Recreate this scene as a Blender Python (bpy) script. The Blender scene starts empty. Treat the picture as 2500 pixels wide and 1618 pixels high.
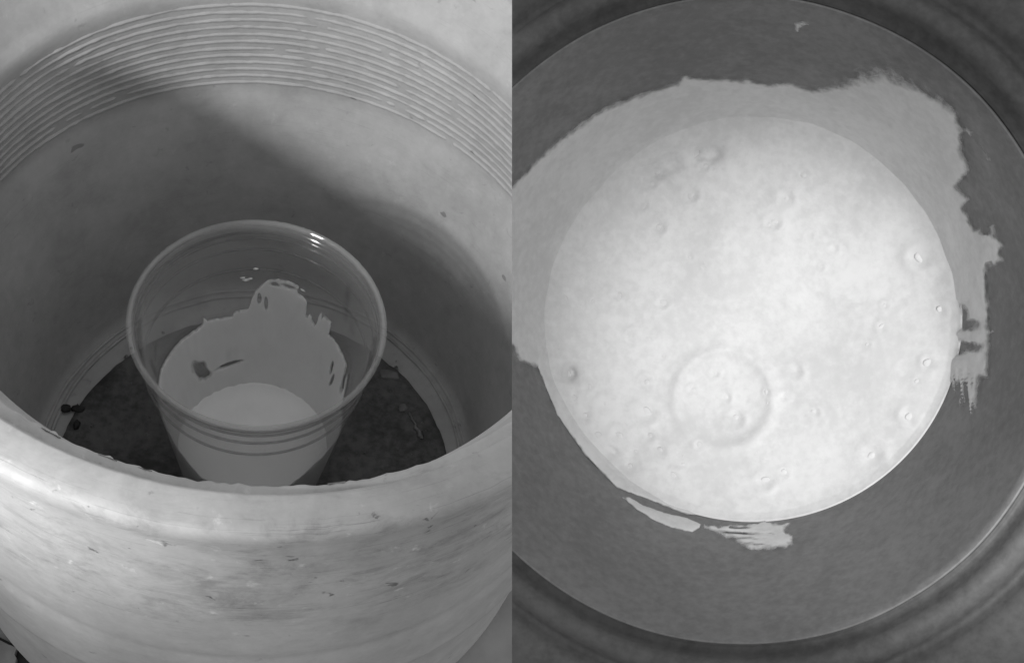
import bpy, bmesh, math, random
from mathutils import Vector, Matrix, noise
random.seed(7)
PI = math.pi
U = 0.0475                      # one drawing unit = radius of the clear cup's rim, in metres
C = bpy.context.scene.collection
scn = bpy.context.scene

# ------------------------------------------------------------------ camera
CAM = Vector((0.34915176, -5.59599228, 10.54141867))
AX = Vector((0.98111783, 0.0, 0.19341097))            # camera right, down, forward in the world
AY = Vector((0.10997853, -0.8225961, -0.55788922))
AZ = Vector((0.15909911, 0.56862612, -0.8070637))
FPX = 3000.0                                           # focal length for a picture 2500 wide
cd = bpy.data.cameras.new('camera'); cam = bpy.data.objects.new('camera', cd); C.objects.link(cam)
cd.sensor_width = 36; cd.lens = FPX / 2500 * 36; cd.clip_start = 0.005; cd.clip_end = 50
m = Matrix((( AX.x, -AY.x, -AZ.x), (AX.y, -AY.y, -AZ.y), (AX.z, -AY.z, -AZ.z))).to_4x4()
m.translation = CAM * U
cam.matrix_world = m
scn.camera = cam

# ------------------------------------------------------------------ light
w = bpy.data.worlds.new('World'); scn.world = w; w.use_nodes = True
bg = w.node_tree.nodes['Background']; bg.inputs[0].default_value = (1, 1, 1, 1); bg.inputs[1].default_value = 0.70
def spot(name, loc, aim, half, blend, radius, watt):
    ld = bpy.data.lights.new(name, 'SPOT'); ld.energy = watt; ld.spot_size = math.radians(2 * half); ld.spot_blend = blend; ld.shadow_soft_size = radius * U
    lo = bpy.data.objects.new(name, ld); C.objects.link(lo); lo.location = loc * U
    lo.rotation_euler = (loc - aim).to_track_quat('Z', 'Y').to_euler(); return lo
# a work lamp to the left of the drum; a torch held beside the camera over the tub
spot('work_lamp', Vector((-5.25, -6.04, 7.85)), Vector((1.0, 1.7, 2.2)), 22.6, .9, .38, 8.2)
spot('torch', CAM + AX * 1.9 + AY * .6 + AZ * .3, CAM + (AX * ((2050 - 1250) / FPX) + AY * ((935 - 809) / FPX) + AZ) * 5.5, 14.2, 1.0, .25, 2.8)
vs = scn.view_settings; vs.view_transform = 'Standard'; vs.look = 'None'; vs.exposure = 0; vs.gamma = 1; vs.use_curve_mapping = False
scn.cycles.max_bounces = 10; scn.cycles.transparent_max_bounces = 24; scn.cycles.use_denoising = True

# ------------------------------------------------------------------ helpers
def ray(px, py): return AX * ((px - 1250) / FPX) + AY * ((py - 809) / FPX) + AZ
def to_px(P):
    d = P - CAM; z = d.dot(AZ)
    return 1250 + FPX * d.dot(AX) / z, 809 + FPX * d.dot(AY) / z
def on_height(px, py, h):                             # the point of a horizontal surface measured in the photograph
    v = ray(px, py); return CAM + v * ((h - CAM.z) / v.z)
def nz(x, y=0.0, z=0.0): return noise.noise(Vector((x, y, z)))
def sstep(a, b, x):
    t = min(1, max(0, (x - a) / (b - a))); return t * t * (3 - 2 * t)
def tag(o, label=None, cat=None, group=None, kind=None):
    for k, v in (('label', label), ('category', cat), ('group', group), ('kind', kind)):
        if v: o[k] = v
    return o
def empty(name, loc=(0, 0, 0)):
    o = bpy.data.objects.new(name, None); C.objects.link(o); o.empty_display_size = 0.02
    o.location = Vector(loc) * U; return o
def link(name, me, mat, parent=None, smooth=True):
    if smooth: me.polygons.foreach_set('use_smooth', [True] * len(me.polygons))
    me.materials.append(mat); me.update()
    o = bpy.data.objects.new(name, me); C.objects.link(o)
    if parent:
        o.parent = parent; o.matrix_parent_inverse = Matrix.Translation(-parent.location)
    return o
def mesh(name, verts, faces, mat, parent=None, smooth=True):
    me = bpy.data.meshes.new(name); me.from_pydata([tuple(Vector(v) * U) for v in verts], [], faces)
    return link(name, me, mat, parent, smooth)
def refine(prof, step):
    out = [prof[0]]
    for a, b in zip(prof, prof[1:]):
        L = math.dist(a[:2], b[:2]); n = max(1, int(math.ceil(L / step)))
        for k in range(1, n + 1): out.append(tuple(a[i] + (b[i] - a[i]) * k / n for i in range(len(a))))
    return out
def lathe_data(prof, segs, frame, wobble=None, closed=False):
    """prof: (r, h) round the axis of frame=(origin, ex, ey, ez); returns verts, faces, uv per face corner"""
    O, ex, ey, ez = frame
    V, idx, arc = [], [], [0.0]
    for a, b in zip(prof, prof[1:]): arc.append(arc[-1] + math.dist(a[:2], b[:2]))
    for k, q in enumerate(prof):
        r, h = q[0], q[1]
        if r < 1e-6:
            idx.append([len(V)] * segs); V.append(O + ez * (h if wobble is None else wobble(0, h, 0, k)[1])); continue
        row = []
        for s in range(segs):
            t = 2 * PI * s / segs; rr, hh = (r, h) if wobble is None else wobble(r, h, t, k)
            row.append(len(V)); V.append(O + ex * (rr * math.cos(t)) + ey * (rr * math.sin(t)) + ez * hh)
        idx.append(row)
    Fc, UV = [], []
    rng = list(range(len(prof) - 1)) + ([-1] if closed else [])
    for k in rng:
        k2 = k + 1
        for s in range(segs):
            s2 = (s + 1) % segs
            q = [idx[k][s], idx[k][s2], idx[k2][s2], idx[k2][s]]
            u = [(s / segs, arc[k]), ((s + 1) / segs, arc[k]), ((s + 1) / segs, arc[k2]), (s / segs, arc[k2])]
            f, g = [], []
            for a, b in zip(q, u):
                if a not in f: f.append(a); g.append(b)
            if len(f) > 2: Fc.append(f); UV.append(g)
    return V, Fc, UV
Z0 = (Vector((0, 0, 0)), Vector((1, 0, 0)), Vector((0, 1, 0)), Vector((0, 0, 1)))
def lathe(name, prof, mat, parent=None, segs=128, frame=Z0, wobble=None, closed=False, cut=None, grime=None):
    V, Fc, UV = lathe_data(prof, segs, frame, wobble, closed)
    me = bpy.data.meshes.new(name); me.from_pydata([tuple(v * U) for v in V], [], Fc)
    uv = me.uv_layers.new(name='UVMap'); fl = []
    for g in UV:
        for a in g: fl += a
    uv.data.foreach_set('uv', fl)
    if grime:
        at = me.attributes.new('grime', 'FLOAT', 'POINT')
        at.data.foreach_set('value', [grime(v) for v in V])
    bm = bmesh.new(); bm.from_mesh(me); bmesh.ops.recalc_face_normals(bm, faces=bm.faces)
    if cut: slice_bm(bm, cut)
    bm.to_mesh(me); bm.free()
    return link(name, me, mat, parent)
def slice_bm(bm, cut):
    co, no = cut
    r = bmesh.ops.bisect_plane(bm, geom=bm.verts[:] + bm.edges[:] + bm.faces[:], plane_co=co * U, plane_no=no, clear_outer=True, dist=1e-7)
    ed = [g for g in r['geom_cut'] if isinstance(g, bmesh.types.BMEdge)]
    if ed:
        f = bmesh.ops.triangle_fill(bm, edges=ed, use_beauty=True, use_dissolve=False)
        for g in f['geom']:
            if isinstance(g, bmesh.types.BMFace): g.smooth = False
        bmesh.ops.split_edges(bm, edges=[e for e in ed if e.is_valid])
def film(name, P, N, Mk, wrap, thick, edge, mat, parent=None, cut=None, lift=0.004, body=None, fade=1e-6):
    """a coat of paste on a wall: the part of the grid P where Mk > 0, swelling from its edge to full thickness"""
    ni, nj = len(P), len(P[0])
    V, key, F1 = [], {}, []
    def vert(p, n, mk, k):
        if k not in key:
            t = thick * math.sqrt(min(1, max(0, mk) / edge)) * (body(p) if body else 1)
            key[k] = len(V); V.append((p, n, lift + t, mk))
        return key[k]
    for i in range(ni if wrap else ni - 1):
        i2 = (i + 1) % ni
        for j in range(nj - 1):
            c = [(i, j), (i2, j), (i2, j + 1), (i, j + 1)]
            v = [Mk[a][b] for a, b in c]
            if max(v) <= 0: continue
            poly = []
            for q in range(4):
                a, b = c[q], c[(q + 1) % 4]; va, vb = v[q], v[(q + 1) % 4]
                if va > 0: poly.append(vert(P[a[0]][a[1]], N[a[0]][a[1]], va, a))
                if (va > 0) != (vb > 0):
                    t = va / (va - vb); k = (min(a, b), max(a, b))
                    poly.append(vert(P[a[0]][a[1]].lerp(P[b[0]][b[1]], t), N[a[0]][a[1]].lerp(N[b[0]][b[1]], t), 0, k))
            g = []
            for q in poly:
                if q not in g: g.append(q)
            if len(g) > 2: F1.append(g)
    front = [p + n * t for p, n, t, k in V]
    n0 = len(front); bk = []; extra = []; ek = []
    for i, (p, n, t, k) in enumerate(V):
        if k == 0: bk.append(i)
        else: bk.append(n0 + len(extra)); extra.append(p + n * (lift * .5)); ek.append(k)
    faces = F1 + [[bk[a] for a in reversed(f)] for f in F1]
    faces = [f for f in faces if len(set(f)) > 2]
    me = bpy.data.meshes.new(name); me.from_pydata([tuple(v * U) for v in front + extra], [], faces)
    at = me.attributes.new('coat', 'FLOAT', 'POINT'); at.data.foreach_set('value', [min(1, max(0, k) / fade) for k in [q[3] for q in V] + ek])
    bm = bmesh.new(); bm.from_mesh(me)
    if cut: slice_bm(bm, cut)
    bm.to_mesh(me); bm.free()
    return link(name, me, mat, parent)

# ------------------------------------------------------------------ materials
class Mat:
    def __init__(s, name):
        s.m = bpy.data.materials.new(name); s.m.use_nodes = True; s.t = s.m.node_tree
        s.b = s.t.nodes['Principled BSDF']; s.o = s.t.nodes['Material Output']
    def n(s, kind, **kw):
        d = s.t.nodes.new('ShaderNode' + kind)
        for k, v in kw.items(): setattr(d, k, v)
        return d
    def l(s, a, b): s.t.links.new(a, b)
    def put(s, sock, v):
        if hasattr(v, 'is_output'): s.l(v, sock)
        else: sock.default_value = v
    def coord(s, scale, uv=False):
        tc = s.n('TexCoord'); mp = s.n('Mapping'); s.l(tc.outputs['UV' if uv else 'Object'], mp.inputs[0]); mp.inputs[3].default_value = scale; return mp.outputs[0]
    def noise(s, co, sc, det=4, rough=.55, dist=0):
        d = s.n('TexNoise'); s.l(co, d.inputs['Vector']); d.inputs['Scale'].default_value = sc; d.inputs['Detail'].default_value = det
        d.inputs['Roughness'].default_value = rough; d.inputs['Distortion'].default_value = dist; return d.outputs['Fac']
    def ramp(s, v, a, b, lo=0., hi=1.):
        d = s.n('MapRange'); d.interpolation_type = 'SMOOTHSTEP'; s.l(v, d.inputs[0])
        for i, x in enumerate((a, b, lo, hi)): s.put(d.inputs[i + 1], x)
        return d.outputs[0]
    def math(s, op, a, b=0.5):
        d = s.n('Math', operation=op); s.put(d.inputs[0], a); s.put(d.inputs[1], b); return d.outputs[0]
    def grey(s, v):
        d = s.n('CombineColor')
        for i in range(3): s.l(v, d.inputs[i])
        return d.outputs[0]
    def bump(s, v, st, dist):
        d = s.n('Bump'); d.inputs['Strength'].default_value = st; d.inputs['Distance'].default_value = dist; s.l(v, d.inputs['Height']); s.l(d.outputs[0], s.b.inputs['Normal'])
    def set(s, rough=.5, spec=.5, col=None):
        s.b.inputs['Roughness'].default_value = rough; s.b.inputs['Specular IOR Level'].default_value = spec
        if col is not None: s.b.inputs['Base Color'].default_value = (col, col, col, 1)
        return s

def drum_plastic():
    M = Mat('drum_plastic').set(.6, .14)
    uv = M.coord((17.5, 1, 1), True)                       # u: arc length round the drum, v: along the profile
    st = M.coord((5.5, 1.6, 1), True)
    ob = M.coord((21, 21, 21))
    att = M.n('Attribute', attribute_name='grime'); g = att.outputs['Fac']
    base = M.ramp(M.noise(ob, 1.1, 5, .6), .3, .7, .36, .44)
    smudge = M.math('MULTIPLY', M.ramp(M.noise(M.coord((17, 1.5, 1), True), 2.2, 8, .74, .5), .46, .66), g)
    patch = M.math('MULTIPLY', M.ramp(M.noise(uv, 1.5, 7, .72, .5), .47, .66), g)
    scr = M.math('MULTIPLY', M.ramp(M.noise(M.coord((6, 26, 1), True), 3.2, 4, .65, 1.2), .60, .66), g)
    chips = M.math('MULTIPLY', M.ramp(M.noise(M.coord((15, 1.1, 1), True), 7.5, 4, .62, .6), .64, .73), M.math('ADD', g, .0))
    pale = M.math('MULTIPLY', M.ramp(M.noise(uv, 6, 5, .68, .4), .60, .74), g)
    v = M.math('SUBTRACT', base, M.math('MULTIPLY', smudge, .10))
    v = M.math('SUBTRACT', v, M.math('MULTIPLY', patch, .06))
    v = M.math('SUBTRACT', v, M.math('MULTIPLY', scr, .11))
    v = M.math('ADD', v, M.math('MULTIPLY', pale, .16))
    v = M.math('MULTIPLY', v, M.math('SUBTRACT', 1, M.math('MULTIPLY', chips, .6)))
    v = M.math('ADD', v, M.math('MULTIPLY', M.math('SUBTRACT', M.noise(ob, 9, 5, .75), .5), .12))
    # fine dark grit stuck to the plastic everywhere
    grit = M.ramp(M.noise(M.coord((30, 30, 60)), 2.6, 2, .5), .735, .775)
    v = M.math('MULTIPLY', v, M.math('SUBTRACT', 1, M.math('MULTIPLY', grit, .4)))
    M.l(M.grey(v), M.b.inputs['Base Color'])
    h = M.math('ADD', M.math('MULTIPLY', M.noise(ob, 14, 4, .6), .5), M.math('MULTIPLY', M.noise(st, 5, 4, .6), .25))
    h = M.math('SUBTRACT', h, M.math('MULTIPLY', chips, .8))
    M.bump(h, .22, .0004)
    M.l(M.ramp(M.noise(uv, 3, 4), .35, .65, .55, .75), M.b.inputs['Roughness'])
    return M.m
def simple(name, lo, hi, sc, rough, spec=.5, bst=.2, bd=.0004, bsc=None, det=5):
    M = Mat(name).set(rough, spec); ob = M.coord((1 / U,) * 3)
    M.l(M.grey(M.ramp(M.noise(ob, sc, det, .6), .32, .68, lo, hi)), M.b.inputs['Base Color'])
    M.bump(M.noise(ob, bsc or sc * 4, 4, .6), bst, bd); return M.m
def clear_plastic(name, haze, tint, refl, rough):
    M = Mat(name); t = M.t
    tr = M.n('BsdfTransparent'); tr.inputs[0].default_value = (tint, tint, tint, 1)
    gl = M.n('BsdfGlossy'); gl.inputs['Roughness'].default_value = rough; gl.inputs['Color'].default_value = (1, 1, 1, 1)
    df = M.n('BsdfDiffuse'); df.inputs['Color'].default_value = (.6, .6, .6, 1)
    lw = M.n('LayerWeight'); lw.inputs[0].default_value = .5
    fr = M.math('ADD', M.math('MULTIPLY', M.math('POWER', lw.outputs['Facing'], 3.0), refl), .04)
    hz = M.n('MixShader'); hz.inputs[0].default_value = haze; M.l(tr.outputs[0], hz.inputs[1]); M.l(df.outputs[0], hz.inputs[2])
    mx = M.n('MixShader'); M.l(fr, mx.inputs[0]); M.l(hz.outputs[0], mx.inputs[1]); M.l(gl.outputs[0], mx.inputs[2])
    M.l(mx.outputs[0], M.o.inputs[0]); t.nodes.remove(M.b); return M.m
DRUM = drum_plastic()
CLEAR = clear_plastic('clear_plastic', .075, .95, .45, .10); CLEAR_RIM = clear_plastic('clear_plastic_rim', .13, .93, .9, .12); CLEAR_RIB = clear_plastic('clear_plastic_rib', .03, .72, .35, .1)
PASTE = simple('white_paste', .86, .91, 2.5, .45, .4, .25, .0006, 9)
def coat_mat():
    m_ = PASTE.copy(); m_.name = 'thin_white_paste'; t = m_.node_tree; tl = t.nodes.new('ShaderNodeBsdfTranslucent'); tl.inputs[0].default_value = (.82, .82, .82, 1)
    mx = t.nodes.new('ShaderNodeMixShader'); mx.inputs[0].default_value = .25; t.links.new(t.nodes['Principled BSDF'].outputs[0], mx.inputs[1]); t.links.new(tl.outputs[0], mx.inputs[2])
    at = t.nodes.new('ShaderNodeAttribute'); at.attribute_name = 'coat'; tc = t.nodes.new('ShaderNodeTexCoord'); nn = t.nodes.new('ShaderNodeTexNoise')
    mp = t.nodes.new('ShaderNodeMapping'); mp.inputs[3].default_value = (1, 1, .3); t.links.new(tc.outputs['Object'], mp.inputs[0])
    nn.inputs['Scale'].default_value = 6 / U; nn.inputs['Detail'].default_value = 6; t.links.new(mp.outputs[0], nn.inputs['Vector'])
    a2 = t.nodes.new('ShaderNodeMath'); a2.operation = 'MULTIPLY_ADD'; t.links.new(nn.outputs['Fac'], a2.inputs[0]); a2.inputs[1].default_value = .9; t.links.new(at.outputs['Fac'], a2.inputs[2])
    mr = t.nodes.new('ShaderNodeMapRange'); mr.interpolation_type = 'SMOOTHSTEP'; t.links.new(a2.outputs[0], mr.inputs[0]); mr.inputs[1].default_value = .35; mr.inputs[2].default_value = 1.40
    tr = t.nodes.new('ShaderNodeBsdfTransparent'); m2 = t.nodes.new('ShaderNodeMixShader'); t.links.new(mr.outputs[0], m2.inputs[0]); t.links.new(tr.outputs[0], m2.inputs[1]); t.links.new(mx.outputs[0], m2.inputs[2])
    t.links.new(m2.outputs[0], t.nodes['Material Output'].inputs[0]); return m_
COAT = coat_mat()
GROUND = simple('grey_ground', .22, .30, 1.2, .7, .3, .3, .0006)
BLACK = simple('black_gap_shade', .012, .025, 3, .7, .3, .5, .0006)
BOARD = simple('grey_board', .13, .22, 2.2, .7, .3, .4, .0006, 8)
def mottled(name, lo, hi, sc, fine, rough, spec, bst, bd):
    M = Mat(name).set(rough, spec); ob = M.coord((1 / U,) * 3)
    v = M.math('ADD', M.math('MULTIPLY', M.noise(ob, sc, 6, .7, .3), .6), M.math('MULTIPLY', M.noise(ob, fine, 3, .6), .4))
    M.l(M.grey(M.ramp(v, .36, .64, lo, hi)), M.b.inputs['Base Color']); M.bump(M.noise(ob, fine, 4, .65), bst, bd)
    M.l(M.ramp(M.noise(ob, sc * 2, 4), .3, .7, rough - .12, rough + .12), M.b.inputs['Roughness']); return M.m
DARK = mottled('drum_bottom_dirt', .042, .125, 1.6, 12, .5, .3, .5, .0006)
CRUMB = simple('black_crumb', .025, .045, 8, .7, .3, .5, .0006)
DRIED = simple('dried_paste', .13, .2, 6, .6, .3, .4, .0005)
FOAM = mottled('white_foam', .55, .65, 2.2, 24, .62, .2, .2, .0004)
def smear_mat():
    m_ = FOAM.copy(); m_.name = 'white_foam_smear'; t = m_.node_tree; b = t.nodes['Principled BSDF']
    at = t.nodes.new('ShaderNodeAttribute'); at.attribute_name = 'coat'
    tc = t.nodes.new('ShaderNodeTexCoord'); nn = t.nodes.new('ShaderNodeTexNoise'); nn.inputs['Scale'].default_value = 26 / U; nn.inputs['Detail'].default_value = 3; t.links.new(tc.outputs['Object'], nn.inputs['Vector'])
    a1 = t.nodes.new('ShaderNodeMath'); a1.operation = 'MULTIPLY_ADD'; t.links.new(nn.outputs['Fac'], a1.inputs[0]); a1.inputs[1].default_value = .6; a1.inputs[2].default_value = -.3
    a2 = t.nodes.new('ShaderNodeMath'); a2.operation = 'ADD'; t.links.new(at.outputs['Fac'], a2.inputs[0]); t.links.new(a1.outputs[0], a2.inputs[1])
    mr = t.nodes.new('ShaderNodeMapRange'); mr.interpolation_type = 'SMOOTHSTEP'; t.links.new(a2.outputs[0], mr.inputs[0]); mr.inputs[1].default_value = .05; mr.inputs[2].default_value = .75; mr.inputs[4].default_value = .97
    t.links.new(mr.outputs[0], b.inputs['Alpha']); return m_
SMEAR = smear_mat()
TUBRIM = mottled('shaded_tub_rim_plastic', .075, .115, 1.6, 26, .6, .2, .25, .0003)  # the tub's plastic darkened for the rim, its shade put into the colour
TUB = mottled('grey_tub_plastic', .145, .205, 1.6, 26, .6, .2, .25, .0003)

# ------------------------------------------------------------------ ground and board
G0 = -0.13
o = mesh('ground', [(-40, -40, G0), (40, -40, G0), (40, 40, G0), (-40, 40, G0)], [(0, 1, 2, 3)], GROUND, smooth=False); tag(o, kind='structure')
def slab(name, out, h0, h1, mat, label, cat):
    """a thin plate lying on the ground, its outline measured at height h1"""
    p = [on_height(x, y, h1) for x, y in out]; n = len(p); c0 = sum(p, Vector()) / n
    vv = [Vector((q.x, q.y, h0)) for q in p] + [Vector((q.x, q.y, h1 - .008)) for q in p] + [q.lerp(c0, .02) for q in p]
    ff = [tuple(range(n - 1, -1, -1)), tuple(range(2 * n, 3 * n))]
    for k in range(n):
        k2 = (k + 1) % n; ff += [(k, k2, n + k2, n + k), (n + k, n + k2, 2 * n + k2, 2 * n + k)]
    return tag(mesh(name, vv, ff, mat, smooth=False), label, cat)
slab('gap_shade_sheet', [(-200, 1440), (0, 1554), (42, 1575), (72, 1592), (101, 1617), (150, 1660), (-200, 1660)], G0 + .003, G0 + .03, BLACK, 'black sheet standing for the shaded gap in the lower left corner', 'mat')  # added sheet that paints the shaded gap beside the board black
slab('board', [(-200, 1445), (0, 1561), (20, 1571), (42, 1580), (36, 1596), (41, 1606), (38, 1618), (43, 1660), (-200, 1660)], G0 + .032, G0 + .09, BOARD, 'grey board lying on the black gap sheet in the lower left corner', 'board')

# ------------------------------------------------------------------ the white drum
drum = tag(empty('plastic_drum', (0, 0, G0)), 'large dirty white plastic drum with ribbed inner wall, holding the clear cup', 'drum')
PIN = [(0, -.03), (1.86, -.03), (1.93, -.005), (1.99, .03), (2.035, .09), (2.06, .2), (2.385, 2.44), (2.392, 2.5), (2.384, 2.56), (2.240, 3.63), (2.228, 3.68),
       (2.222, 3.76), (2.232, 3.82), (2.262, 3.86), (2.285, 3.93), (2.36, 4.12), (2.405, 4.24), (2.425, 4.29)]
PRIM = [(2.435, 4.300), (2.455, 4.308), (2.515, 4.312), (2.528, 4.318), (2.533, 4.36), (2.538, 4.41), (2.546, 4.425), (2.565, 4.432), (2.64, 4.445), (2.73, 4.456), (2.772, 4.450), (2.793, 4.436), (2.804, 4.405), (2.807, 4.37)]
POUT = [(2.80, 4.31), (2.785, 4.24), (2.776, 4.1), (2.774, 3.5), (2.762, 2.6), (2.757, 2.48), (2.744, 2.425), (2.744, 2.36), (2.756, 2.29), (2.757, 2.0), (2.755, 1.75),
        (2.760, 1.69), (2.756, 1.62), (2.735, 1.59), (2.70, 1.57), (2.69, 1.5), (2.68, 1.2), (2.64, 0.02), (2.62, -.09), (2.58, -.12), (0, -.12)]
PD = refine(PIN + PRIM + POUT, .09)
def drum_wob(r, h, t, k):
    x, y = math.cos(t), math.sin(t)
    rr = r + (.010 if r < 2.5 else .003) * nz(x * 1.3, y * 1.3, h * .7)
    if 3.95 < h < 4.5 and r < 2.53:                   # cut lip: ragged edge
        e = sstep(4.12, 4.3, h) * (1 - sstep(2.44, 2.53, r)) if r > 2.35 else 0
        near = sstep(.2, -.6, y)
        rr -= e * near * (.016 * nz(t * 40, 1.7) + .012 * nz(t * 95, 5.2)) * sstep(.75, .2, x)
    if r > 2.6 and h > 2.3:
        rr += .004 * nz(t * 5, h * 1.5) + (.006 * nz(t * 26, h * 9, 2.2) if h > 4.15 else 0)
    hh = h + (.006 * nz(t * 9, 8.8) + .005 * nz(t * 31, 3.1) if h > 4.2 else 0)
    return rr, hh
def drum_grime(v):
    r = math.hypot(v.x, v.y)
    if r < 2.5: return .30
    if v.z > 4.40: return .40 + .6 * sstep(2.68, 2.76, r)
    return .25 + .75 * sstep(2.7, 3.3, v.z) if v.z > 1.6 else .2
lathe('body', PD, DRUM, drum, 420, Z0, drum_wob, grime=drum_grime)
for k in range(12):
    f = (k + .5) / 12; h0 = 2.565 + 1.085 * f; r0 = 2.384 + (2.240 - 2.384) * f; s = random.random() * 50
    ring = [(r0 + .036 - .046 * math.cos(q) * (1 if math.cos(q) > 0 else .2), h0 + .045 * math.sin(q)) for q in [2 * PI * j / 14 for j in range(14)]]
    def wob(r, h, t, kk, s=s, r0=r0, f=f):
        inn = max(0, (r0 + .02 - r) / .045)           # the crest is worn, clogged and knocked about
        amp = .010 * nz(t * 9, s) + .009 * nz(t * 33, s, 2) + .007 * nz(t * 80, s, 4)
        gap = sstep(.42, .62, nz(t * 13, s * 3.1, 7)) * (.6 + .4 * math.cos(t - .9))
        seam = math.exp(-((t - 1.55) / .012) ** 2) * .5 + math.exp(-((t - 1.13 - .1 * f) / .010) ** 2) * .5
        return r + inn * (amp * .8 + .026 * gap + .02 * seam) + .010 * nz(math.cos(t) * 1.3, math.sin(t) * 1.3, h * .7), h + .006 * nz(t * 12, s, 9) + .004 * nz(t * 40, s, 3)
    lathe('thread_ridge', ring + ring[:1], DRUM, drum, 420, Z0, wob, grime=lambda v: .22)
# the dark caked bottom of the drum with a low ring round it
def bot_wob(r, h, t, k): return r + .02 * nz(t * 6, 3) * (r > 1.7) + .012 * nz(t * 22, 1) * (r > 1.7), h + (.006 * nz(r * 4 * math.cos(t), r * 4 * math.sin(t)) if r < 1.8 else 0)
lathe('caked_bottom', refine([(0, -.01), (1.77, -.008), (1.825, .002), (1.84, -.028), (0, -.0295)], .12), DARK, drum, 220, (Vector((.0, -.16, .004)),) + Z0[1:], bot_wob)
for r0, hh in ((1.93, .012), (1.985, .036)):
    def rw(r, h, t, k, r0=r0): return r + .012 * nz(t * 5, r0 * 9), h + .012 * nz(t * 17, r0 * 7) - .006
    lathe('bottom_ridge', [(r0 + .017 * math.cos(q), hh + .016 * math.sin(q)) for q in [2 * PI * j / 8 for j in range(9)]], DRUM, drum, 220, Z0, rw, grime=lambda v: .5)
# burrs left along the cut lip
def burr(px, py, wd, ht, lean):
    v = ray(px, py); p = CAM + v * ((4.30 - CAM.z) / v.z); t = math.atan2(p.y, p.x)
    er, et = Vector((math.cos(t), math.sin(t), 0)), Vector((-math.sin(t), math.cos(t), 0)); up = Vector((0, 0, 1))
    base = er * 2.435 + up * 4.29; vs_ = []
    n = 6
    for k in range(n + 1):
        f = k / n - .5; e = ht * (1 - (2 * f) ** 2) * (.7 + .5 * nz(k * .9, px))
        for d, q in ((0.018, 0), (0.0, -1), (-.012, 0)):
            vs_.append(base + et * (f * wd + lean * e) - er * (max(e, .004) if q == 0 and d < 0.01 else 0) - er * (e * .4 if q else 0) + up * (d + (.4 * e if d <= 0 else 0)))
    fs = []
    for k in range(n):
        for j in range(3): fs.append((3 * k + j, 3 * k + (j + 1) % 3, 3 * k + 3 + (j + 1) % 3, 3 * k + 3 + j))
    fs += [(0, 1, 2), (3 * n, 3 * n + 2, 3 * n + 1)]
    mesh('burr', vs_, fs, DRUM, drum, smooth=False)
for q in ((110, 1050, .05, .026, .3), (131, 1060, .09, .034, -.2), (262, 1118, .11, .026, .1), (820, 1168, .10, .012, .2), (355, 1143, .08, .014, 0)): burr(*q)

# ------------------------------------------------------------------ the clear cup on the drum's bottom
CX, CY = -.0697, -.0734
def rc(h): return .92 - (2.25 - h) * .30 / 2.25       # inner radius of the cup's wall
cup = tag(empty('clear_cup', (CX, CY, 0)), 'clear plastic cup with rolled rim standing on the bottom of the drum', 'cup')
FC = (Vector((CX, CY, 0)), Z0[1], Z0[2], Z0[3])
T = .016
lathe('wall', [(rc(.10), .10), (rc(1.2), 1.2), (rc(1.93), 1.93), (rc(2.18), 2.18), (.925, 2.40), (.94, 2.455), (.94 + T, 2.455), (.925 + T, 2.40), (rc(2.18) + T, 2.18), (rc(1.2) + T, 1.2), (rc(.1) + T, .10)], CLEAR, cup, 160, FC)
lathe('base', [(0, .055), (.52, .055), (.56, .03), (.60, .022), (.625, .05), (rc(.1) + T, .10), (rc(.1), .10), (.60, .075), (0, .075)], CLEAR, cup, 120, FC)
def rim_w(r, h, t, k): return r + .004 * nz(t * 30, 3) + .003 * nz(t * 70, 8), h + .003 * nz(t * 40, 1)
lathe('rim', [((.972) + .025 * math.cos(q), 2.472 + .026 * math.sin(q)) for q in [2 * PI * j / 16 for j in range(17)]], CLEAR_RIM, cup, 240, FC, rim_w)
for h0, rr, th in ((2.375, .945, .013), (2.31, .938, .010), (2.175, .926, .011), (1.94, .895, .010)):
    lathe('rib', [(rr + .011 * math.cos(q), h0 + th * math.sin(q)) for q in [2 * PI * j / 10 for j in range(11)]], CLEAR_RIB, cup, 200, FC)

# the white paste in it: a pool, and the coat it left on the wall
paste = tag(empty('white_paste', (CX, CY, .08)), 'white paste left in the clear cup, smeared up its far wall', 'paste')
PH = .37
def pool_w(r, h, t, k): return r, h + (.012 * nz(r * 3 * math.cos(t), r * 3 * math.sin(t), 4) if h > .3 and r < rc(PH) - .04 else 0)
lathe('pool', refine([(0, PH), (.46, PH), (.54, PH + .012), (.60, PH + .035), (.635, PH + .06), (rc(PH + .10) - .012, PH + .10), (rc(PH) - .006, PH), (rc(.12) - .008, .12), (.58, .085), (0, .085)], .05), PASTE, paste, 160, FC, pool_w)
TOP = [(-180, 1.42), (-165, 1.42), (-150, 1.38), (-138, 1.25), (-120, 1.0), (-75, .96), (-60, 1.0), (-45, 1.18), (-30, 1.25), (-15, 1.15), (-2, 1.10), (10, 1.08), (14, 1.22), (18.4, 1.42), (25, 1.48), (33, 1.497), (39, 1.514), (46.2, 1.52), (47, 1.685), (50, 1.68), (53, 1.696), (54, 1.63), (55.3, 1.70), (56.2, 1.68),
       (57.2, 1.50), (60.5, 1.526), (61.3, 1.596), (63, 1.594), (63.5, 1.55), (64.9, 1.56), (66, 1.719), (70.1, 1.771), (72.6, 1.855), (76, 1.882), (84.8, 1.878), (91.2, 1.836), (94.4, 1.772), (96.6, 1.727), (98.9, 1.653), (101.5, 1.476),
       (109, 1.46), (110.3, 1.45), (111.2, 1.402), (119, 1.426), (127.4, 1.452), (129, 1.50), (130.2, 1.52), (131, 1.44), (137, 1.425), (148, 1.431), (162, 1.438), (172.7, 1.443), (180, 1.42)]
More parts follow.
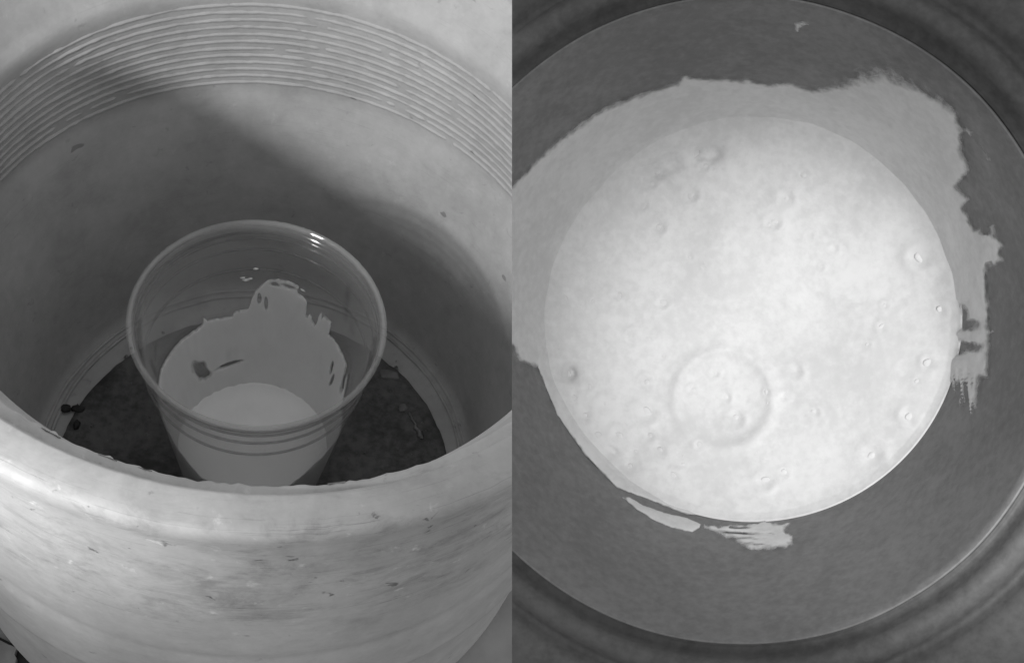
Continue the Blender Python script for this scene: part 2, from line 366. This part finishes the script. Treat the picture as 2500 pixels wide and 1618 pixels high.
HOLES = [(86.5, 1.806, 2.2, .022, 0), (78, 1.816, 2.6, .012, 0), (90.7, 1.557, .8, .055, .02), (71, 1.80, 1.6, .03, 0), (115, .775, 5, .012, -.006), (137, .86, 5.0, .085, .07), (36, 1.20, 1.0, .06, .02), (32, 1.08, 1.1, .07, -.03), (20, 1.30, 2.0, .10, .05), (95, 1.62, .9, .05, 0)]
def topf(a):
    for p, q in zip(TOP, TOP[1:]):
        if p[0] <= a <= q[0]: return p[1] + (q[1] - p[1]) * (a - p[0]) / (q[0] - p[0])
    return 1.42
NI, NJ = 600, 135
P, N, Mk = [], [], []
for i in range(NI):
    a = -180 + 360 * i / NI; t = math.radians(a); e = Vector((math.cos(t), math.sin(t), 0))
    tp = topf(a) + .010 * nz(a * .9, 3) + .012 * nz(a * .35, 9); pr, nr, mr = [], [], []
    for j in range(NJ):
        h = .36 + 1.56 * j / (NJ - 1)
        v = tp - h + .012 * nz(a * .5, h * 16, 5) * (h > 1.1)
        for ha, hh, hw, hv, sl in HOLES:
            d = math.hypot((a - ha) / hw, (h - hh - sl * (a - ha) / hw) / hv) - 1 + .6 * nz(a * .22, h * 10, ha)
            v = min(v, d * min(hv, .03))
        pr.append(Vector((CX, CY, h)) + e * (rc(h) - .002)); nr.append(-e); mr.append(v)
    P.append(pr); N.append(nr); Mk.append(mr)
film('wall_coat', P, N, Mk, True, .016, .03, COAT, paste, fade=.026, body=lambda p: .8 + .55 * nz(p.x * 4, p.y * 4, p.z * 3) + .5 * nz(p.x * 14, p.y * 14, p.z * 5))
for a, h, s in ((97.5, 1.965, .016), (103, 1.83, .020), (104.5, 1.86, .014), (100.5, 1.845, .014), (70, 1.82, .015)):   # flecks flung up the wall
    t = math.radians(a); e = Vector((math.cos(t), math.sin(t), 0)); et = Vector((-math.sin(t), math.cos(t), 0)); c0 = Vector((CX, CY, h)) + e * (rc(h) - .003); V = [c0 - e * .01]
    for k in range(9): q = 2 * PI * k / 9; rr = s * (1 + .5 * nz(k * 1.3, a)); V.append(c0 + et * (rr * 1.6 * math.cos(q)) + Vector((0, 0, rr * math.sin(q))))
    V.append(c0 + e * .004)
    mesh('fleck', V, [(0, 1 + k, 1 + (k + 1) % 9) for k in range(9)] + [(10, 1 + (k + 1) % 9, 1 + k) for k in range(9)], PASTE, paste)

# ------------------------------------------------------------------ bits lying on the drum's bottom
def lump(name, c0, rx, ry, rz, mat, label, cat, seed, ang=0):
    bm = bmesh.new(); bmesh.ops.create_icosphere(bm, subdivisions=3, radius=1)
    for v in bm.verts:
        k = 1 + .35 * nz(v.co.x * 1.6 + seed, v.co.y * 1.6, v.co.z * 1.6) + .15 * nz(v.co.x * 4 + seed, v.co.y * 4)
        v.co = Vector((v.co.x * rx * k, v.co.y * ry * k, max(v.co.z, -.5) * rz * k))
    bmesh.ops.rotate(bm, verts=bm.verts, matrix=Matrix.Rotation(ang, 3, 'Z'))
    for v in bm.verts: v.co = (v.co + c0) * U
    me = bpy.data.meshes.new(name); bm.to_mesh(me); bm.free()
    return tag(link(name, me, mat), label, cat)
def flo(px, py, h=.0): return on_height(px, py, h)
lump('crumb', flo(160, 997, .02), .045, .04, .03, CRUMB, 'black crumb at the drum wall, nearest the left edge of the photo', 'crumb', 1)
lump('crumb', flo(189, 997, .01), .06, .035, .03, CRUMB, 'widest black crumb on the left of the drum bottom', 'crumb', 5)
lump('crumb', flo(187, 1036, .01), .03, .05, .03, CRUMB, 'lowest of the black crumbs left of the clear cup', 'crumb', 9)
lump('dried_blob', flo(985, 995, 0), .05, .05, .012, DRIED, 'small round dried spot above the pale drip right of the cup', 'dried spot', 12)
lump('dried_blob', flo(950, 915, 0), .10, .06, .02, DRIED, 'large dried patch at the drum wall right of the cup rim', 'dried spot', 21)
lump('dried_blob', flo(861, 998, 0), .02, .02, .01, DRIED, 'tiny pale fleck close beside the right side of the cup', 'dried spot', 31)
V, Fs = [], []
for k in range(170):                                   # grit and dust too fine to count
    a_ = random.uniform(0, 2 * PI); q_ = 1.84 * math.sqrt(random.uniform(.2, 1)); s_ = random.choice((.006, .008, .01, .014, .02)); n0 = len(V); c0 = Vector((q_ * math.cos(a_), q_ * math.sin(a_), -.004))
    for m_ in range(5): t_ = 2 * PI * m_ / 5; w_ = s_ * random.uniform(.6, 1.4); V.append(c0 + Vector((w_ * math.cos(t_), w_ * math.sin(t_), 0)))
    V.append(c0 + Vector((0, 0, s_ * .7 + .006))); Fs += [(n0 + m_, n0 + (m_ + 1) % 5, n0 + 5) for m_ in range(5)]
tag(mesh('grit', V, Fs, DRIED, smooth=False), 'pale fine grit scattered over the dark bottom of the drum', 'grit', kind='stuff')
A, B = flo(999, 1008), flo(1032, 1072); V, Fs = [], []
ax = (B - A).normalized(); ay = Vector((-ax.y, ax.x, 0)); n = 14
for k in range(n + 1):
    f = k / n; wv = (.012 + .022 * sstep(.2, .95, f)) * (1 + .5 * nz(k * .7, 4)) * (1 - .8 * sstep(.9, 1, f)); c0 = A.lerp(B, f) + ay * .02 * nz(k * .45, 8)
    V += [c0 + ay * wv, c0 + Vector((0, 0, .018)), c0 - ay * wv, c0 - Vector((0, 0, .01))]
for k in range(n):
    for j in range(4): Fs.append((4 * k + j, 4 * k + (j + 1) % 4, 4 * k + 4 + (j + 1) % 4, 4 * k + 4 + j))
Fs += [(0, 1, 2, 3), (4 * n + 3, 4 * n + 2, 4 * n + 1, 4 * n)]
tag(mesh('dried_drip', V, Fs, DRIED), 'thin pale dried drip on the dark drum bottom right of the cup', 'drip')

# ------------------------------------------------------------------ the grey tub of white foam, cut off at the join of the two pictures
def cp(px, py, z): return CAM + ray(px, py) * z
TA, TP = cp(1753, 790, 4.8), cp(1813, 770, 5.75)
ez = (TP - TA).normalized(); ex = (AX - ez * AX.dot(ez)).normalized(); ey = ez.cross(ex)   # ez runs down into the tub; ey runs down the picture
FT = (TA, ex, ey, ez); DP = (TP - TA).length
CUT = (CAM, -AX)
RA, RP = 1.256, .968
def rt(d): return RA + (RP - RA) * d / DP
tub = tag(empty('plastic_tub', TA + ez * 1.4), 'grey plastic tub seen from above with white foam in the bottom', 'tub')
TIN = [(0, 1.42), (.74, 1.42), (.82, 1.38), (rt(1.3), 1.3), (rt(.6), .6), (rt(.05), .05), (RA, .0)]
TEDGE = [(1.262, -.002), (1.2675, .010), (1.2695, .04), (1.271, .14), (1.285, .20), (1.275, .28), (rt(.35) + .05, .35), (rt(1.4) + .05, 1.4), (.82, 1.50), (0, 1.50)]
TRIM = [(1.2745, .10), (1.2755, .040), (1.286, .050), (1.300, .050), (1.314, .036), (1.326, .012), (1.340, -.018), (1.365, -.026), (1.392, -.022), (1.410, -.010), (1.424, .006), (1.434, .020), (1.446, .026), (1.460, .018), (1.474, -.002), (1.49, -.022), (1.52, -.034), (1.60, -.040), (1.68, -.035), (1.715, -.015), (1.72, .01),
        (1.70, .03), (1.66, .06), (1.48, .14), (1.36, .20), (1.30, .19)]
twob = lambda r, h, t, k: (r + .004 * nz(t * 3, h * 4), h)
lathe('body', refine(TIN, .08) + refine(TEDGE, .1), TUB, tub, 360, FT, twob, cut=CUT)
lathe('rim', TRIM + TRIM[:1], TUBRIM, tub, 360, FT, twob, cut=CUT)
foam = tag(empty('white_foam', TP + ez * .3), 'white bubbly foam in the grey tub, smeared around its wall', 'foam')
SP = FPX / 5.75
def pl(px, py): return (px - 1813) / SP, (py - 770) / SP
BUB = [(2239, 626, 34), (1933, 914, 24), (2249, 880, 20), (2206, 1007, 26), (2121, 1113, 38), (1462, 1007, 26), (1563, 1023, 34), (2110, 842, 11), (2154, 747, 13), (1409, 1034, 22), (1481, 1129, 12), (1526, 1166, 22), (1364, 927, 22), (1324, 858, 12), (1870, 1130, 9), (1662, 1150, 10), (1990, 800, 8), (1700, 650, 8), (1600, 880, 10), (1760, 985, 17), (1500, 1080, 24), (1440, 1085, 17), (1600, 1118, 26), (1560, 950, 22), (1420, 960, 15), (1640, 1178, 18), (1385, 985, 14)]
PITS = [(1366, 927, 22, .09), (1332, 862, 15, .07), (1484, 1126, 14, .07), (1409, 1034, 20, .04), (1530, 1160, 24, .04), (1545, 405, 28, .05), (1580, 388, 28, .05), (1615, 370, 24, .035), (1700, 350, 26, .04), (1730, 344, 24, .04), (1360, 480, 26, .04), (1395, 460, 20, .03)]
for k in range(46):                                     # froth, mostly towards the wall
    a_ = random.uniform(0, 2 * PI); q_ = 480 * math.sqrt(random.uniform(.12, .98)); BUB.append((1813 + q_ * math.cos(a_), 770 + q_ * math.sin(a_), random.choice((6, 8, 11, 15, 20, 26))))
def pool_h(x, y):
    h = .024 * nz(x * 1.7, y * 1.7, 2) + .012 * nz(x * 4, y * 4, 6) + .0025 * nz(x * 11, y * 11, 1)
    bx, by = pl(1757, 985); d = math.hypot(x - bx, y - by)
    h += (.016 * math.exp(-((d - .235) / .03) ** 2)) * (.9 + .5 * nz(x * 4, y * 4, 5)) - .012 * math.exp(-(d / .17) ** 4) + .006 * math.exp(-((d - .05) / .03) ** 2)
    for k, (px, py, r) in enumerate(BUB):
        bx, by = pl(px, py); q = r / SP; d = math.hypot(x - bx, y - by)
        if d < q * 3: h += (q * .20 * math.exp(-((d - q) / (q * .36)) ** 2) - q * .14 * math.exp(-(d / (q * .6)) ** 2)) * (.6 + .4 * math.sin(2.1 * k + 1.2 * math.atan2(y - by, x - bx)))
    for px, py, r, dp in PITS:
        bx, by = pl(px, py); q = r / SP; d = math.hypot(x - bx, y - by)
        if d < q * 3: h -= dp * math.exp(-(d / q) ** 2)
    return h
def edge_low(t):                                       # 1 on the far side, where the foam has sunk away from the wall; 0 on the near side
    return sstep(.25, -.75, math.sin(t) - .15 * math.cos(t))
def foam_w(r, h, t, k):
    if h > DP + .03: return r, h
    f = r / RP; q = edge_low(t); L = -.19 * q; e = 1 - sstep(.90, 1.0, f)
    g = f ** 12                                        # it still curls up where it meets the coated wall
    r2 = r + (rt(DP - L) - RP) * f ** 2 + (rt(DP - L - .16 * q) - rt(DP - L) + .008 * q) * g
    h = DP + (h - DP) * (1 - .9 * q)
    return r2, h + .26 * (1 - min(1, f) ** 2.2) - L * f ** 2 - .16 * q * g - pool_h(r * math.cos(t), r * math.sin(t)) * e
fp = [(0, DP)] + [(RP * f, DP) for f in [1 - (1 - k / 110) ** 1.25 for k in range(1, 103)]] + [(RP * .965, DP - .001), (RP * .98, DP - .004), (RP * .992, DP - .010), (RP + .001, DP - .016), (rt(DP + .04) + .004, DP + .04), (rt(DP + .26) + .002, DP + .26), (0, DP + .31)]
lathe('foam_pool', fp, FOAM, foam, 440, FT, foam_w, cut=CUT)
for k, (px, py, r) in enumerate(BUB):              # the bubbles' domes
    x, y = pl(px, py); q = r / SP * (.40 if r > 20 else .62); rr0 = math.hypot(x, y); tt = math.atan2(y, x)
    r2, d2 = foam_w(min(rr0, RP * .95), DP, tt, 0)
    O = TA + ex * (r2 * math.cos(tt)) + ey * (r2 * math.sin(tt)) + ez * (d2 + q * .08)
    lathe('bubble', [(0, -q * .17), (q * .35, -q * .15), (q * .7, -q * .09), (q * .95, q * .02), (q, q * .2), (0, q * .25)], FOAM, foam, 28, (O, ex, ey, ez), lambda r, h, t, kk, k=k: (r * (1 + .18 * math.sin(2 * t + k)), h))
# smears on the tub's wall, outlined as measured
def z3(*L): return [(1250 + .5259 * u, .5259 * v) for u, v in L]
def z4(*L): return [(1250 + .5312 * u, 800 + .5312 * v) for u, v in L]
MAIN = [(1100, 560), (1250, 442), (1355, 337), (1460, 263), (1560, 222), (1650, 195), (1668, 172), (1690, 182), (1828, 187), (1875, 198), (1930, 192), (1986, 210), (2045, 190), (2091, 158), (2170, 142), (2250, 190), (2310, 235), (2344, 268), (2360, 326), (2354, 363), (2375, 415), (2344, 452), (2375, 484), (2360, 505), (2386, 555),
        (2433, 542), (2436, 573), (2460, 594), (2449, 615), (2462, 639), (2418, 657), (2423, 745), (2421, 800), (2440, 808), (2423, 820), (2419, 927), (2400, 925), (2388, 1000), (2360, 1032), (2340, 985), (2318, 925), (2200, 800), (1813, 770), (1400, 800), (1313, 905), (1262, 885), (1245, 850), (1100, 830)]
LOW = z4((60, 80), (120, 200), (200, 400), (330, 585), (480, 740), (640, 800), (800, 862), (960, 868), (900, 700), (700, 600), (500, 400), (300, 60))
STR = z4((500, 780), (560, 835), (640, 885), (730, 925), (830, 946), (862, 925), (872, 905), (800, 872), (700, 850), (600, 815), (540, 778))
BRU = z4((872, 900), (950, 908), (1090, 905), (1165, 880), (1200, 900), (1292, 893), (1262, 935), (1300, 960), (1298, 1000), (1270, 1022), (1090, 1030), (1020, 985), (930, 950), (880, 930))
TIP = [(2095, 92), (2150, 118), (2230, 170), (2330, 250), (2385, 330), (2425, 390), (2418, 398), (2370, 335), (2310, 262), (2220, 182), (2140, 128)]
SP2 = [(1935, 52), (1962, 44), (1985, 58), (1955, 68), (1950, 82), (1940, 72)]
def sdf(px, py, poly):
    ins, best = False, 1e9
    for k in range(len(poly)):
        x1, y1 = poly[k - 1]; x2, y2 = poly[k]
        dx, dy = x2 - x1, y2 - y1; t = max(0, min(1, ((px - x1) * dx + (py - y1) * dy) / (dx * dx + dy * dy + 1e-9)))
        best = min(best, (px - x1 - t * dx) ** 2 + (py - y1 - t * dy) ** 2)
        if (y1 > py) != (y2 > py) and px < (x2 - x1) * (py - y1) / (y2 - y1) + x1: ins = not ins
    return math.sqrt(best) * (1 if ins else -1)
HPX = [(2365, 335, 11, 16), (2380, 375, 7, 16), (2344, 849, 12, 10), (2360, 848, 16, 5), (2352, 770, 8, 12), (2358, 793, 16, 6), (2410, 560, 6, 5), (2420, 690, 4, 18)]
NI, NJ = 900, 80
grids = {}
P, N, PX = [], [], []
for i in range(NI):
    t = 2 * PI * i / NI; e = ex * math.cos(t) + ey * math.sin(t); pr, nr, xr = [], [], []
    for j in range(NJ):
        d = .03 + (DP + .24 - .03) * j / (NJ - 1)
        p = TA + e * (rt(d) + .002) + ez * d
        pr.append(p); nr.append((-e - ez * .28).normalized()); xr.append(to_px(p))
    P.append(pr); N.append(nr); PX.append(xr)
def smear(name, polys, thick, edge, rag, streak=None, holes=(), fade=7):
    bb = [(min(q[0] for q in p) - 15, max(q[0] for q in p) + 15, min(q[1] for q in p) - 15, max(q[1] for q in p) + 15) for p in polys]
    Mk = []
    for i in range(NI):
        row = []
        for j in range(NJ):
            x, y = PX[i][j]; v = -20
            for p, b in zip(polys, bb):
                if b[0] < x < b[1] and b[2] < y < b[3]: v = max(v, sdf(x, y, p))
            if v > 0: v *= 1 - .8 * sstep(330, 170, y) * sstep(1930, 2090, x)
            if v > -15:
                v += rag * (nz(x * .05, y * .05, 3) + .7 * nz(x * .13, y * .13, 8))
                if streak: v = min(v, streak(x, y))
                for hx, hy, hw, hv in holes:
                    if abs(x - hx) < hw * 3 and abs(y - hy) < hv * 3:
                        v = min(v, (math.hypot((x - hx) / hw, (y - hy) / hv) - 1 + .3 * nz(x * .1, y * .1)) * min(hw, hv))
            row.append(v)
        Mk.append(row)
    film(name, P, N, Mk, True, thick, edge, SMEAR, foam, CUT, .003, fade=fade, body=lambda p: .75 + .9 * max(0, .5 + nz(p.x * 2.2, p.y * 2.2, p.z * 2.2)) + .3 * nz(p.x * 9, p.y * 9, p.z * 9))
def drips(x, y):
    if x < 2290 or y < 900: return 99
    return 40 * (nz(x * .10, y * .012, 3) + .6 * nz(x * .3, y * .02, 6) + .42 - (y - 925) / 190)
smear('wall_smear', [MAIN], .010, 34, 2.0, drips, HPX, fade=20)
smear('wall_smear', [LOW], .010, 14, 1.0, fade=4)
smear('wall_smear', [STR], .008, 14, 1.5, fade=5)
def brush(x, y):
    f = (x - 1760) / 190; s = nz(x * .008, y * .16 - x * .01, 4) + .6 * nz(x * .014, y * .42 - x * .02, 9)
    return (s + .42 + .9 * f) * 16 + (8 if y < 1290 else 0)
smear('wall_smear', [BRU], .006, 14, 4, brush, fade=16)
smear('wall_smear', [TIP], .004, 8, 2.5, lambda x, y: 14 * (nz(x * .03, y * .03, 2) + .05), fade=14)
smear('wall_smear', [SP2], .004, 8, 3, fade=16)
